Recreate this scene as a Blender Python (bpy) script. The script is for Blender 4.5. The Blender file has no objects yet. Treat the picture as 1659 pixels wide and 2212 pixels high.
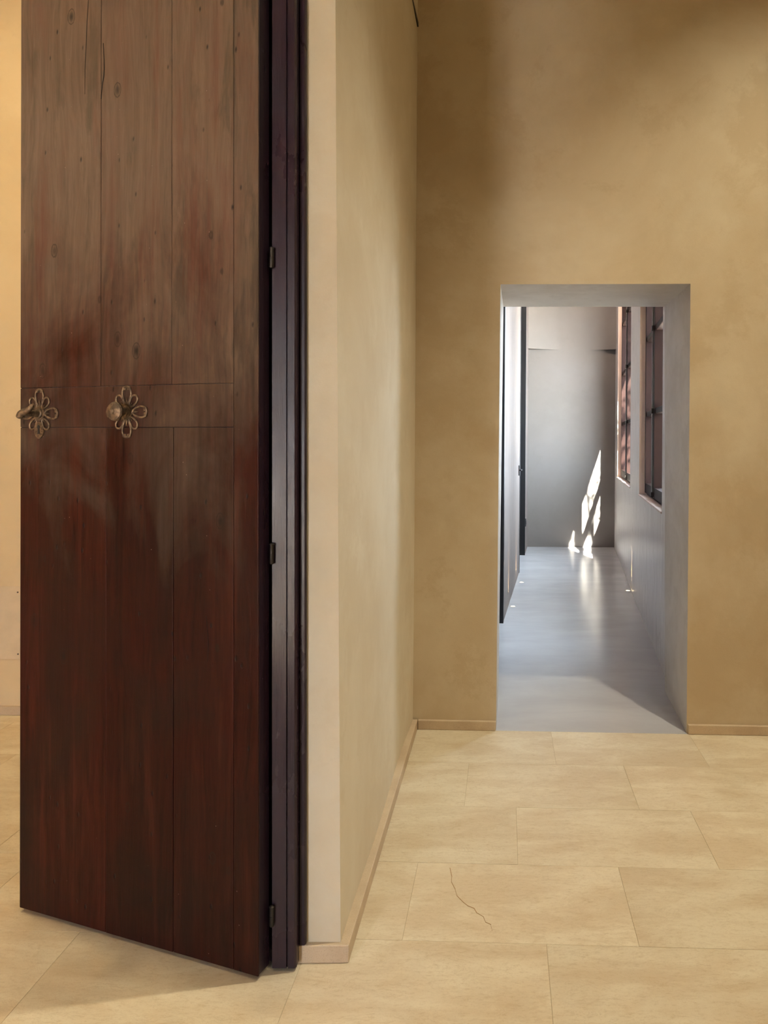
import bpy, bmesh, math, random
from mathutils import Vector, Matrix
random.seed(7)
SC = bpy.context.scene
COL = SC.collection

# ------------------------------------------------------------------ camera
F, PX, PY, CAMH, ROLL = 1650.0, 1040.0, 955.0, 1.45, 0.0065   # focal length in px of a 1659x2212 frame
cam = bpy.data.cameras.new('camera'); camo = bpy.data.objects.new('camera', cam); COL.objects.link(camo)
cam.sensor_fit = 'HORIZONTAL'; cam.sensor_width = 36.0; cam.lens = F * 36.0 / 1659
cam.shift_x = -(PX - 829.5) / 1659; cam.shift_y = -(1106 - PY) / 1659
cam.clip_start = 0.02; cam.clip_end = 200
camo.matrix_world = Matrix.Translation((0, 0, CAMH)) @ Matrix.Rotation(math.pi / 2, 4, 'X') @ Matrix.Rotation(ROLL, 4, 'Z')
SC.camera = camo

# ------------------------------------------------------------------ sky, sun, lamps, exposure
w = bpy.data.worlds.new('sky'); SC.world = w; w.use_nodes = True
bg = w.node_tree.nodes['Background']; bg.inputs['Color'].default_value = (0.74, 0.85, 1.0, 1); bg.inputs['Strength'].default_value = 36.0
def light(name, kind, loc, energy, color, target=None, **kw):
    l = bpy.data.lights.new(name, kind); l.energy = energy; l.color = color
    for k, v in kw.items(): setattr(l, k, v)
    o = bpy.data.objects.new(name, l); COL.objects.link(o); o.location = loc
    if target is not None:
        o.rotation_euler = (Vector(target) - Vector(loc)).to_track_quat('-Z', 'Y').to_euler()
    return o
light('sun', 'SUN', (3, -3, 12), 340, (1.0, 0.95, 0.87), target=(3 - 0.2276 * 5, -3 + 5, 12 - 1.08 * 5), angle=math.radians(0.6))
WARM = (1.0, 0.92, 0.68)
light('main_room_downlight', 'SPOT', (1.55, 2.50, 5.5), 545, WARM, target=(1.45, 2.45, 0), spot_size=math.radians(74), spot_blend=0.75, shadow_soft_size=0.05)
light('main_room_fill', 'SPOT', (1.60, -0.2, 4.8), 155, (1.0, 0.91, 0.72), target=(1.50, 0.1, 0), spot_size=math.radians(140), spot_blend=0.75, shadow_soft_size=0.20)  # added fill with no fixture, lifts the ambient level of the room
light('hall_downlight', 'SPOT', (-2.3, 2.75, 5.4), 330, (1.0, 0.84, 0.48), target=(-2.3, 2.9, 0), spot_size=math.radians(84), spot_blend=0.8, shadow_soft_size=0.12)
light('corridor_lamp', 'POINT', (1.38, 9.0, 3.6), 62, (1.0, 0.80, 0.66), shadow_soft_size=0.12)
light('hall_lamp', 'POINT', (-2.65, 1.80, 2.80), 16, (1.0, 0.80, 0.52), shadow_soft_size=0.05)
def portal(name, c, normal, wx_, hz_):                # sampling guides in the real window openings (emit nothing)
    l = bpy.data.lights.new(name, 'AREA'); l.shape = 'RECTANGLE'; l.size = wx_; l.size_y = hz_; l.cycles.is_portal = True
    o = bpy.data.objects.new(name, l); COL.objects.link(o)
    z = -Vector(normal).normalized(); y = Vector((0, 0, 1)); x = y.cross(z)
    o.matrix_world = Matrix.Translation(c) @ Matrix((x, y, z)).transposed().to_4x4()
portal('sky_portal_1', (1.178 + 0.120 * 0.87 + 0.36, 5.80, 2.15), (-0.993, 0.119, 0), 1.75, 2.35)
portal('sky_portal_2', (1.178 + 0.120 * 3.93 + 0.36, 8.86, 2.15), (-0.993, 0.119, 0), 2.32, 2.35)
portal('sky_portal_3', (-1.925 - 0.10, -3.55, 1.1), (0.03, 1, 0), 0.6, 2.35)
SC.view_settings.view_transform = 'Standard'; SC.view_settings.look = 'None'
SC.view_settings.gamma = 1; SC.view_settings.use_curve_mapping = False
SC.view_settings.exposure = 0.15
SC.cycles.max_bounces = 10; SC.cycles.diffuse_bounces = 6; SC.cycles.transparent_max_bounces = 12
SC.cycles.caustics_reflective = False; SC.cycles.caustics_refractive = False
SC.cycles.sample_clamp_indirect = 16.0; SC.cycles.use_denoising = True

# ------------------------------------------------------------------ photo ray helpers (used to measure real positions)
def ray(x, y):
    u, v = x - PX, y - PY
    return Vector(((u + ROLL * v) / F, 1.0, -(v - ROLL * u) / F))
def G(x, y, z=0.0):
    r = ray(x, y); k = (z - CAMH) / r.z
    return Vector((r.x * k, k, z))
def at(x, y, Y):
    r = ray(x, y)
    return Vector((r.x * Y, Y, CAMH + r.z * Y))
PHI = 0.0305
CP, SP = math.cos(PHI), math.sin(PHI)
def R(xr, yr, z=0.0):                       # room frame -> world
    return Vector((xr * CP + yr * SP, -xr * SP + yr * CP, z))

# ------------------------------------------------------------------ node helpers
class NT:
    def __init__(s, name):
        s.m = bpy.data.materials.new(name); s.m.use_nodes = True
        s.t = s.m.node_tree; s.n = s.t.nodes; s.b = s.n['Principled BSDF']; s._pos = None
    def node(s, typ, **kw):
        n = s.n.new(typ)
        for k, v in kw.items():
            if k.startswith('_'): setattr(n, k[1:], v)
            else: s.put(n.inputs[k.replace('__', ' ')], v)
        return n
    def put(s, sock, v):
        if hasattr(v, 'is_output') or isinstance(v, bpy.types.NodeSocket): s.t.links.new(v, sock)
        else: sock.default_value = v
    def pos(s, scale=(1, 1, 1), rotz=0.0, obj=False):
        if obj: src = s.node('ShaderNodeTexCoord').outputs['Object']
        else: src = s.node('ShaderNodeNewGeometry').outputs['Position']
        mp = s.node('ShaderNodeMapping'); s.t.links.new(src, mp.inputs['Vector'])
        mp.inputs['Scale'].default_value = scale; mp.inputs['Rotation'].default_value = (0, 0, rotz)
        return mp.outputs['Vector']
    def noise(s, vec, scale, detail=5, rough=0.6, dist=0.0):
        return s.node('ShaderNodeTexNoise', Vector=vec, Scale=scale, Detail=detail, Roughness=rough, Distortion=dist).outputs['Fac']
    def ramp(s, fac, stops):
        n = s.node('ShaderNodeValToRGB'); s.t.links.new(fac, n.inputs['Fac'])
        e = n.color_ramp.elements
        while len(e) < len(stops): e.new(0.5)
        for q, (p, c) in zip(e, stops):
            q.position = p; q.color = (c, c, c, 1) if not isinstance(c, tuple) else (*c, 1)
        return n.outputs['Color']
    def mix(s, a, b, fac, mode='MIX'):
        n = s.n.new('ShaderNodeMix'); n.data_type = 'RGBA'; n.blend_type = mode
        s.put(n.inputs[0], fac)
        for i, v in ((6, a), (7, b)):
            s.put(n.inputs[i], (*v, 1) if isinstance(v, tuple) and len(v) == 3 else v)
        return n.outputs[2]
    def math(s, op, a, b=0.0):
        n = s.n.new('ShaderNodeMath'); n.operation = op; s.put(n.inputs[0], a); s.put(n.inputs[1], b)
        return n.outputs[0]
    def bump(s, h, strength, dist=0.01, prev=None):
        n = s.node('ShaderNodeBump', Height=h, Strength=strength, Distance=dist)
        if prev is not None: s.t.links.new(prev, n.inputs['Normal'])
        return n.outputs['Normal']
    def out(s, col=None, rough=None, normal=None, spec=None, metal=None, coat=None):
        for k, v in (('Base Color', col), ('Roughness', rough), ('Normal', normal), ('Specular IOR Level', spec), ('Metallic', metal), ('Coat Weight', coat)):
            if v is not None: s.put(s.b.inputs[k], (*v, 1) if isinstance(v, tuple) and len(v) == 3 else v)
        return s.m

def plaster(name, base, stain, light_, scale=0.9, rough=0.75, bump=0.12, amount=0.75):
    n = NT(name); p = n.pos()
    big = n.noise(p, scale, 7, 0.62, 0.6)
    c = n.mix(base, stain, n.ramp(big, [(0.40, 0.0), (0.62, amount)]))
    mid = n.noise(p, scale * 3.1, 6, 0.65)
    c = n.mix(c, light_, n.ramp(mid, [(0.48, 0.0), (0.72, 0.55)]))
    pat = n.noise(p, scale * 1.7, 9, 0.72, 0.25)          # patchy trowelled overlays with soft-sharp edges
    c = n.mix(c, stain, n.ramp(pat, [(0.53, 0.0), (0.59, 0.45)]))
    fine = n.noise(p, 160, 3, 0.6)
    h = n.noise(p, 5, 6, 0.6)
    b = n.bump(fine, bump, 0.002, n.bump(h, 0.25, 0.006))
    return n.out(c, rough, b, 0.25)

M = {}
M['plaster_warm'] = plaster('warm_limewash_plaster', (0.60, 0.50, 0.355), (0.48, 0.37, 0.235), (0.66, 0.575, 0.43))
M['plaster_left'] = plaster('pale_limewash_plaster', (0.66, 0.59, 0.46), (0.60, 0.515, 0.38), (0.70, 0.64, 0.52), scale=1.4)
M['plaster_hall'] = plaster('hall_plaster', (0.66, 0.52, 0.33), (0.60, 0.46, 0.29), (0.70, 0.56, 0.37))
M['plaster_grey'] = plaster('grey_lime_plaster', (0.58, 0.545, 0.51), (0.48, 0.44, 0.40), (0.63, 0.60, 0.57), scale=2.2, rough=0.55)
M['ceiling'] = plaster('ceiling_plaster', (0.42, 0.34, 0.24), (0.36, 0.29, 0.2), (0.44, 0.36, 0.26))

def make_stucco(name, dark, pale, spec=0.5, dr=0.0):
    n = NT(name); p = n.pos((9, 9, 0.9))
    st = n.noise(p, 3.0, 7, 0.65, 0.3)
    c = n.mix(dark, pale, n.ramp(st, [(0.3, 0.0), (0.7, 1.0)]))
    ro = n.ramp(st, [(0.3, 0.42 + dr), (0.7, 0.25 + dr)])
    b = n.bump(st, 0.35, 0.01)
    return n.out(c, ro, b, spec)
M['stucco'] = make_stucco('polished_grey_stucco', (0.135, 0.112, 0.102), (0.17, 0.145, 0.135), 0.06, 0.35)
M['stucco_pale'] = make_stucco('polished_pale_stucco', (0.47, 0.44, 0.415), (0.62, 0.59, 0.565))
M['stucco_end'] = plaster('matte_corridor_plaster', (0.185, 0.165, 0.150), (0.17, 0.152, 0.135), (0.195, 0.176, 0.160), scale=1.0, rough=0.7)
M['reveal_pink'] = plaster('pinkish_reveal_plaster', (0.74, 0.565, 0.46), (0.70, 0.52, 0.42), (0.76, 0.59, 0.49), scale=1.0, rough=0.7)

def make_tile():
    n = NT('limestone_tile')
    info = n.node('ShaderNodeObjectInfo')
    p0 = n.pos()
    off = n.node('ShaderNodeVectorMath', _operation='ADD')
    sc = n.node('ShaderNodeVectorMath', _operation='SCALE')
    cmb = n.node('ShaderNodeCombineXYZ'); n.t.links.new(info.outputs['Random'], cmb.inputs['X']); n.t.links.new(info.outputs['Random'], cmb.inputs['Y'])
    n.t.links.new(cmb.outputs[0], sc.inputs[0]); sc.inputs['Scale'].default_value = 37.0
    n.t.links.new(p0, off.inputs[0]); n.t.links.new(sc.outputs[0], off.inputs[1])
    p = off.outputs[0]
    mp = n.node('ShaderNodeMapping'); n.t.links.new(p, mp.inputs['Vector']); mp.inputs['Scale'].default_value = (1.0, 2.6, 1)
    q = mp.outputs['Vector']
    big = n.noise(q, 2.4, 7, 0.62, 0.5)
    c = n.mix((0.61, 0.505, 0.36), (0.705, 0.625, 0.48), n.ramp(big, [(0.40, 0.0), (0.60, 1.0)]))
    mid = n.noise(q, 9.0, 8, 0.7, 0.8)
    c = n.mix(c, (0.45, 0.32, 0.17), n.ramp(mid, [(0.53, 0.0), (0.72, 0.34)]))
    grain = n.noise(q, 38, 6, 0.75)
    c = n.mix(c, (0.42, 0.29, 0.15), n.ramp(grain, [(0.52, 0.0), (0.74, 0.55)]))
    vein = n.noise(q, 3.2, 9, 0.72, 1.4)
    c = n.mix(c, (0.36, 0.25, 0.13), n.ramp(vein, [(0.492, 0.0), (0.5, 0.32), (0.508, 0.0)]))
    speck = n.node('ShaderNodeTexVoronoi', Vector=q, Scale=26.0).outputs['Distance']
    c = n.mix(c, (0.25, 0.18, 0.10), n.math('MULTIPLY', n.ramp(speck, [(0.02, 0.7), (0.07, 0.0)]), n.ramp(n.noise(q, 5, 3), [(0.55, 0.0), (0.62, 1.0)])))
    tint = n.ramp(info.outputs['Random'], [(0.0, (0.93, 0.92, 0.90)), (1.0, (1.04, 1.03, 1.02))])
    c = n.mix(c, tint, 1.0, 'MULTIPLY')
    g = n.noise(p0, 170, 3, 0.6)
    c = n.mix(c, (0.42, 0.31, 0.18), n.ramp(g, [(0.55, 0.0), (0.8, 0.35)]))
    b = n.bump(g, 0.16, 0.002, n.bump(n.noise(p0, 7, 4), 0.12, 0.004))
    ro = n.ramp(n.noise(p0, 12, 4), [(0.3, 0.42), (0.7, 0.55)])
    return n.out(c, ro, b, 0.4)
M['tile'] = make_tile()
def make_stone():
    n = NT('stone_skirting'); p = n.pos()
    c = n.mix((0.60, 0.48, 0.34), (0.50, 0.385, 0.27), n.ramp(n.noise(p, 8, 6), [(0.35, 0.0), (0.65, 1.0)]))
    g = n.noise(p, 260, 2)
    c = n.mix(c, (0.40, 0.28, 0.19), n.ramp(g, [(0.52, 0.0), (0.75, 0.6)]))
    return n.out(c, 0.6, n.bump(g, 0.2, 0.001), 0.3)
M['stone'] = make_stone()
def flat(name, col, rough=0.6, metal=0.0, spec=0.4, bump=0.0):
    n = NT(name); p = n.pos()
    c = n.mix(tuple(x * 0.85 for x in col), tuple(min(1, x * 1.12) for x in col), n.noise(p, 14, 5))
    nb = n.bump(n.noise(p, 90, 3), bump, 0.002) if bump else None
    return n.out(c, rough, nb, spec, metal)
M['grout'] = flat('grout', (0.50, 0.40, 0.27), 0.9)
M['bark'] = flat('bark', (0.10, 0.075, 0.055), 0.9, bump=0.4)
M['leaf'] = flat('green_leaves', (0.06, 0.11, 0.035), 0.6)
M['gap'] = flat('dark_wood_gap', (0.006, 0.004, 0.0035), 0.9)
M['sill'] = flat('terracotta_sill', (0.60, 0.47, 0.42), 0.45, bump=0.1)
M['black'] = flat('black_metal', (0.012, 0.012, 0.013), 0.45)
M['socket'] = flat('black_plastic', (0.015, 0.015, 0.017), 0.4)
M['rod'] = flat('dull_steel', (0.20, 0.19, 0.19), 0.4, 0.9)
M['steel'] = flat('brushed_steel', (0.45, 0.42, 0.38), 0.3, 1.0)
M['panel'] = flat('painted_panel', (0.63, 0.51, 0.36), 0.7)
M['screw'] = flat('screw_steel', (0.16, 0.13, 0.11), 0.5, 0.8)
M['pave'] = flat('courtyard_paving', (0.42, 0.38, 0.33), 0.9)
M['facade'] = flat('facade_render', (0.72, 0.70, 0.66), 0.9)
M['crack'] = flat('crack_filler', (0.38, 0.22, 0.10), 0.8)

def make_cement():
    n = NT('polished_microcement'); p = n.pos((1.0, 2.2, 1.0))
    big = n.noise(p, 1.3, 7, 0.6, 0.4)
    c = n.mix((0.39, 0.38, 0.395), (0.45, 0.44, 0.455), n.ramp(big, [(0.35, 0.0), (0.65, 1.0)]))
    p2 = n.pos((1.5, 9.0, 1.0))
    st = n.noise(p2, 2.4, 6, 0.6)
    ro = n.ramp(n.noise(p, 3.0, 5), [(0.3, 0.18), (0.7, 0.27)])
    b = n.bump(st, 0.05, 0.01)
    return n.out(c, ro, b, 0.5)
M['cement'] = make_cement()

def make_wood(name, pale_top=True, dark=1.0, rough=0.42, spec=0.11):
    n = NT(name)
    w0 = n.pos((1, 1, 1)); wv = n.node('ShaderNodeVectorMath', _operation='MULTIPLY_ADD')
    nz = n.node('ShaderNodeTexNoise', Vector=n.pos((3, 3, 1.3)), Scale=1.2, Detail=4)
    n.t.links.new(nz.outputs['Color'], wv.inputs[0]); wv.inputs[1].default_value = (0.10, 0.10, 0); n.t.links.new(w0, wv.inputs[2])
    mpw = n.node('ShaderNodeMapping'); n.t.links.new(wv.outputs[0], mpw.inputs['Vector']); mpw.inputs['Scale'].default_value = (24, 24, 0.8)
    p = mpw.outputs['Vector']
    st = n.noise(p, 2.6, 7, 0.68, 0.25)
    fine = n.noise(n.pos((110, 110, 1.6)), 3.0, 4, 0.7)
    info = n.node('ShaderNodeObjectInfo')
    a = tuple(x * dark for x in (0.015, 0.0038, 0.0025)); b_ = tuple(x * dark for x in (0.046, 0.0092, 0.0060))
    c = n.mix(a, b_, n.ramp(st, [(0.30, 0.0), (0.72, 1.0)]))
    blot = n.noise(n.pos((2.0, 2.0, 1.1)), 1.7, 6, 0.6, 0.6)
    c = n.mix(c, tuple(x * dark for x in (0.020, 0.0092, 0.0060)), n.ramp(blot, [(0.42, 0.0), (0.62, 0.75)]))
    if pale_top:                                         # boards turn paler with height, edge broken up by noise
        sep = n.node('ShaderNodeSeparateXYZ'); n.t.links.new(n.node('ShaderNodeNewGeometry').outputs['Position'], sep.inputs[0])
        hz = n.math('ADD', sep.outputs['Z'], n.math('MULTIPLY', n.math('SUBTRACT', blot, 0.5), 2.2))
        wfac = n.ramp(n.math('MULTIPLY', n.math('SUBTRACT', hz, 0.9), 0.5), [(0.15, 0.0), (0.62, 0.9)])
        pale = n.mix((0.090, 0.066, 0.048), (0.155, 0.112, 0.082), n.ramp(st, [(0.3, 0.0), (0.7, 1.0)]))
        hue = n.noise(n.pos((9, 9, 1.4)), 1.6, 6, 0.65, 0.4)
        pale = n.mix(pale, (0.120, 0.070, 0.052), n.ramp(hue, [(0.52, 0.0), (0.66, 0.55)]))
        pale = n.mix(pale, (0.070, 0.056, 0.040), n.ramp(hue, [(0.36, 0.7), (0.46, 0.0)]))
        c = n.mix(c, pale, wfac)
    red = n.noise(n.pos((13, 13, 0.9)), 1.3, 6, 0.65, 0.3)
    c = n.mix(c, tuple(x * dark for x in (0.085, 0.020, 0.012)), n.math('MULTIPLY', n.ramp(red, [(0.54, 0.0), (0.68, 0.7)]), 0.6 if pale_top else 0.3))
    # knots and small dents
    kn = n.node('ShaderNodeTexVoronoi', Vector=n.pos((5.2, 5.2, 3.2)), Scale=1.9, _feature='F1')
    kd = kn.outputs['Distance']
    ksel = n.ramp(kn.outputs['Color'], [(0.50, 0.0), (0.52, 1.0)])
    kmask = n.math('MULTIPLY', n.ramp(n.math('ADD', kd, n.math('MULTIPLY', st, 0.08)), [(0.07, 0.9), (0.17, 0.0)]), ksel)
    c = n.mix(c, (0.012, 0.009, 0.008), kmask)
    ring = n.math('MULTIPLY', n.ramp(n.math('ADD', kd, n.math('MULTIPLY', fine, 0.06)), [(0.15, 0.0), (0.17, 0.75), (0.185, 0.0)]), ksel)
    c = n.mix(c, (0.02, 0.014, 0.010), ring)
    dn = n.node('ShaderNodeTexVoronoi', Vector=n.pos((10, 10, 5)), Scale=2.6)
    dsel = n.ramp(dn.outputs['Color'], [(0.46, 0.0), (0.48, 1.0)])
    dent = n.math('MULTIPLY', n.ramp(dn.outputs['Distance'], [(0.04, 1.0), (0.13, 0.0)]), dsel)
    c = n.mix(c, (0.010, 0.008, 0.007), n.math('MULTIPLY', dent, 0.8))
    c = n.mix(c, (0.012, 0.008, 0.006), n.ramp(fine, [(0.24, 0.6), (0.36, 0.0)]))
    if name == 'dark_frame_wood': c = n.mix(c, (0.020, 0.014, 0.030), 0.6)      # reflected bluish daylight painted in as a purple tint
    c = n.mix(c, n.ramp(info.outputs['Random'], [(0.0, (0.86, 0.84, 0.84)), (1.0, (1.12, 1.08, 1.06))]), 1.0, 'MULTIPLY')
    sp = n.node('ShaderNodeTexVoronoi', Vector=n.pos((7, 7, 7)), Scale=4.0)
    ssel = n.ramp(sp.outputs['Color'], [(0.64, 0.0), (0.66, 1.0)])
    c = n.mix(c, (0.32, 0.24, 0.20), n.math('MULTIPLY', n.ramp(sp.outputs['Distance'], [(0.02, 0.6), (0.045, 0.0)]), ssel))
    h = n.math('SUBTRACT', n.math('ADD', n.math('MULTIPLY', st, 0.5), n.math('MULTIPLY', fine, 0.35)), n.math('MULTIPLY', dent, 1.2))
    b = n.bump(h, 0.35, 0.004)
    return n.out(c, n.ramp(blot, [(0.35, rough - 0.08), (0.65, rough + 0.1)]), b, spec)
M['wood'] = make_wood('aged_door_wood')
M['wood_dark'] = make_wood('dark_frame_wood', False, 0.8, 0.30, 0.35)
M['wood_window'] = flat('window_wood', (0.0125, 0.0060, 0.0050), 0.45, 0.0, 0.06, 0.1)
def make_brass():
    n = NT('tarnished_brass'); p = n.pos()
    t = n.noise(p, 70, 5, 0.65)
    c = n.mix((0.10, 0.072, 0.050), (0.30, 0.205, 0.130), n.ramp(t, [(0.42, 0.0), (0.72, 1.0)]))
    return n.out(c, n.ramp(t, [(0.3, 0.65), (0.7, 0.48)]), n.bump(n.noise(p, 220, 3), 0.25, 0.001), 0.5, 0.75)
M['brass'] = make_brass()
M['iron'] = flat('dark_iron', (0.035, 0.03, 0.027), 0.5, 0.7, bump=0.2)
def make_glass():
    m = bpy.data.materials.new('window_glass'); m.use_nodes = True; t = m.node_tree; t.nodes.clear()
    o = t.nodes.new('ShaderNodeOutputMaterial'); mx = t.nodes.new('ShaderNodeMixShader'); f = t.nodes.new('ShaderNodeFresnel'); f.inputs['IOR'].default_value = 1.45
    tr = t.nodes.new('ShaderNodeBsdfTransparent'); tr.inputs['Color'].default_value = (0.93, 0.96, 0.95, 1)
    gm = t.nodes.new('ShaderNodeNewGeometry'); mr = t.nodes.new('ShaderNodeMapRange'); mr.inputs['To Min'].default_value = 1.45; mr.inputs['To Max'].default_value = 1 / 1.45
    t.links.new(gm.outputs['Backfacing'], mr.inputs['Value']); t.links.new(mr.outputs[0], f.inputs['IOR'])   # thin sheet: no internal reflection
    g = t.nodes.new('ShaderNodeBsdfGlossy'); g.inputs['Roughness'].default_value = 0.03
    t.links.new(f.outputs[0], mx.inputs[0]); t.links.new(tr.outputs[0], mx.inputs[1]); t.links.new(g.outputs[0], mx.inputs[2]); t.links.new(mx.outputs[0], o.inputs[0])
    return m
M['glass'] = make_glass()
def make_led():
    n = NT('warm_led'); n.b.inputs['Emission Color'].default_value = (1.0, 0.78, 0.45, 1); n.b.inputs['Emission Strength'].default_value = 14
    return n.out((0.9, 0.8, 0.6), 0.3)
M['led'] = make_led()

# ------------------------------------------------------------------ mesh helpers
class MB:
    """collects shapes, then links them as ONE mesh object"""
    def __init__(s): s.v, s.f, s.mi = [], [], []
    def add(s, verts, faces, mi=0):
        o = len(s.v); s.v += [Vector(a) for a in verts]; s.f += [tuple(i + o for i in q) for q in faces]; s.mi += [mi] * len(faces); return s
    def prism(s, bot, top, mi=0):                    # two matching rings, bottom and top, counter-clockwise from above
        k = len(bot)
        return s.add(list(bot) + list(top), [tuple(range(k))[::-1], tuple(range(k, 2 * k))] + [(i, (i + 1) % k, k + (i + 1) % k, k + i) for i in range(k)], mi)
    def box(s, a, b, c0, c1, n0, n1, org, d, n, mi=0, lean=0.0):
        """box along unit d from a to b, height c0..c1, along unit n from n0 to n1"""
        def P(i, j, z):
            q = org + d * i + n * j; return Vector((q.x - lean * z, q.y, z))
        ring = [(a, n0), (b, n0), (b, n1), (a, n1)]
        if (d.x * n.y - d.y * n.x) * (b - a) * (n1 - n0) < 0: ring.reverse()
        return s.prism([P(i, j, c0) for i, j in ring], [P(i, j, c1) for i, j in ring], mi)
    def tube(s, pts, rad, seg=12, mi=0, cap=True):
        pts = [Vector(p) for p in pts]; rad = rad if isinstance(rad, (list, tuple)) else [rad] * len(pts)
        vs, fs = [], []; up = None
        for i, p in enumerate(pts):
            t = (pts[min(i + 1, len(pts) - 1)] - pts[max(i - 1, 0)]).normalized()
            if up is None: up = Vector((0, 0, 1)) if abs(t.z) < 0.9 else Vector((1, 0, 0))
            a = t.cross(up).normalized(); b = a.cross(t).normalized(); up = b
            for k in range(seg):
                th = 2 * math.pi * k / seg
                vs.append(p + (a * math.cos(th) + b * math.sin(th)) * rad[i])
        for i in range(len(pts) - 1):
            for k in range(seg):
                fs.append((i * seg + k, (i + 1) * seg + k, (i + 1) * seg + (k + 1) % seg, i * seg + (k + 1) % seg))
        if cap: fs += [tuple(range(seg)), tuple(range((len(pts) - 1) * seg, len(pts) * seg))[::-1]]
        return s.add(vs, fs, mi)
    def lathe(s, c, axis, prof, seg=28, mi=0):       # prof: (distance along axis, radius)
        axis = Vector(axis).normalized(); c = Vector(c)
        return s.tube_raw([(c + axis * h, r) for h, r in prof], axis, seg, mi)
    def tube_raw(s, rings, axis, seg, mi):
        up = Vector((0, 0, 1)) if abs(axis.z) < 0.9 else Vector((1, 0, 0))
        a = axis.cross(up).normalized(); b = a.cross(axis).normalized(); vs, fs = [], []
        for p, r in rings:
            for k in range(seg):
                th = 2 * math.pi * k / seg; vs.append(p + (a * math.cos(th) + b * math.sin(th)) * max(r, 1e-5))
        for i in range(len(rings) - 1):
            for k in range(seg):
                fs.append((i * seg + k, (i + 1) * seg + k, (i + 1) * seg + (k + 1) % seg, i * seg + (k + 1) % seg))
        fs += [tuple(range(seg)), tuple(range((len(rings) - 1) * seg, len(rings) * seg))[::-1]]
        return s.add(vs, fs, mi)
    def build(s, name, mats, parent=None, origin=None, bevel=0.0, smooth=False, segs=2):
        mats = mats if isinstance(mats, (list, tuple)) else [mats]
        me = bpy.data.meshes.new(name)
        if origin is None:
            lo = [min(v[i] for v in s.v) for i in range(3)]; hi = [max(v[i] for v in s.v) for i in range(3)]
            origin = Vector(((lo[0] + hi[0]) / 2, (lo[1] + hi[1]) / 2, lo[2]))
        me.from_pydata([v - origin for v in s.v], [], s.f)
        for m_ in mats: me.materials.append(M[m_])
        me.polygons.foreach_set('material_index', s.mi)
        bm = bmesh.new(); bm.from_mesh(me); bmesh.ops.recalc_face_normals(bm, faces=bm.faces)
        if bevel: bmesh.ops.bevel(bm, geom=[e for e in bm.edges if e.calc_face_angle(0) > 0.5], offset=bevel, segments=segs, profile=0.5, affect='EDGES', clamp_overlap=True)
        bm.to_mesh(me); bm.free()
        if smooth:
            me.polygons.foreach_set('use_smooth', [True] * len(me.polygons)); me.set_sharp_from_angle(angle=math.radians(40))
        o = bpy.data.objects.new(name, me); COL.objects.link(o); o.location = origin
        if parent is not None: adopt(o, parent)
        return o
WORLDPOS = {}
def adopt(o, parent):
    o.parent = parent; o.location = Vector(o.location) - origin_of(parent)
def origin_of(p):
    v = Vector(p.location); q = p.parent
    while q is not None: v = v + Vector(q.location); q = q.parent
    return v
def empty(name, loc):
    o = bpy.data.objects.new(name, None); COL.objects.link(o); o.location = loc; o.empty_display_size = 0.1; return o
def tag(o, label=None, cat=None, kind=None, group=None):
    if label: o['label'] = label
    if cat: o['category'] = cat
    if kind: o['kind'] = kind
    if group: o['group'] = group
    return o
def struct(o, label, cat): return tag(o, label, cat, 'structure')

# ------------------------------------------------------------------ main dimensions (room frame: xr across, yr away)
CEIL = 5.9
XR, XH, YF = 2.15, -4.6, -3.2                  # right wall, hall far-left wall, wall behind the camera
YB = 3.852                                    # face of the wall with the doorway
YB2 = 4.47                                    # its corridor face (world Y)
YH = 3.945                                    # hall end wall face
LEAN = 0.0065                                 # the old doorway leans a little
DOOR_Y = 2.135                                # world Y of the plaster jamb face

# ------------------------------------------------------------------ floors
fl = MB().prism([R(XH, YF, -0.12), R(XR, YF, -0.12), R(XR, YH + 0.05, -0.12), R(XH, YH + 0.05, -0.12)],
                [R(XH, YF, -0.0014), R(XR, YF, -0.0014), R(XR, YH + 0.05, -0.0014), R(XH, YH + 0.05, -0.0014)]).build('floor', 'grout')
struct(fl, 'warm beige limestone tiled floor of the front room', 'floor')
rows = [(3.451, 3.842, [0.241 + 0.686 * k for k in range(-8, 6)]),
        (3.038, 3.451, [-0.152 + 0.694 * k for k in range(-7, 6)]),
        (2.626, 3.038, [-2.475, -1.79, -1.10, -0.632] + [0.0543 + 0.687 * k for k in range(0, 6)]),
        (2.213, 2.626, [-2.99, -2.305, -1.619, -0.975] + [-0.289 + 0.686 * k for k in range(0, 6)]),
        (1.800, 2.213, [-0.555 + 0.685 * k for k in range(-4, 7)]),
        (1.388, 1.800, [-0.21 + 0.685 * k for k in range(-5, 6)]),
        (0.975, 1.388, [-0.50 + 0.685 * k for k in range(-4, 6)]),
        (0.562, 0.975, [-0.12 + 0.685 * k for k in range(-5, 6)]),
        (3.842, 3.947, [-2.9, -2.2, -1.55, -0.62])]
gap = 0.0005
def tile(x0, x1, y0, y1):
    dz = random.uniform(-0.0004, 0.0003)
    cx, cy = (x0 + x1) / 2, (y0 + y1) / 2
    q = [(x0 + gap, y0 + gap), (x1 - gap, y0 + gap), (x1 - gap, y1 - gap), (x0 + gap, y1 - gap)]
    MB().prism([R(a, b, -0.010) for a, b in q], [R(a, b, dz) for a, b in q]).build('tile', 'tile', fl, R(cx, cy, 0), bevel=0.0005, segs=1)
for y0, y1, xs in rows:
    xs = sorted(x for x in xs if -3.0 < x < XR - 0.1)
    if y0 < 3.8: xs = [-3.1] + xs + [XR + 0.05] if xs[0] > -2.7 else xs + [XR + 0.05]
    for a, b in zip(xs, xs[1:]):
        if b - a > 0.04: tile(a, b, y0, y1)
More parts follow.
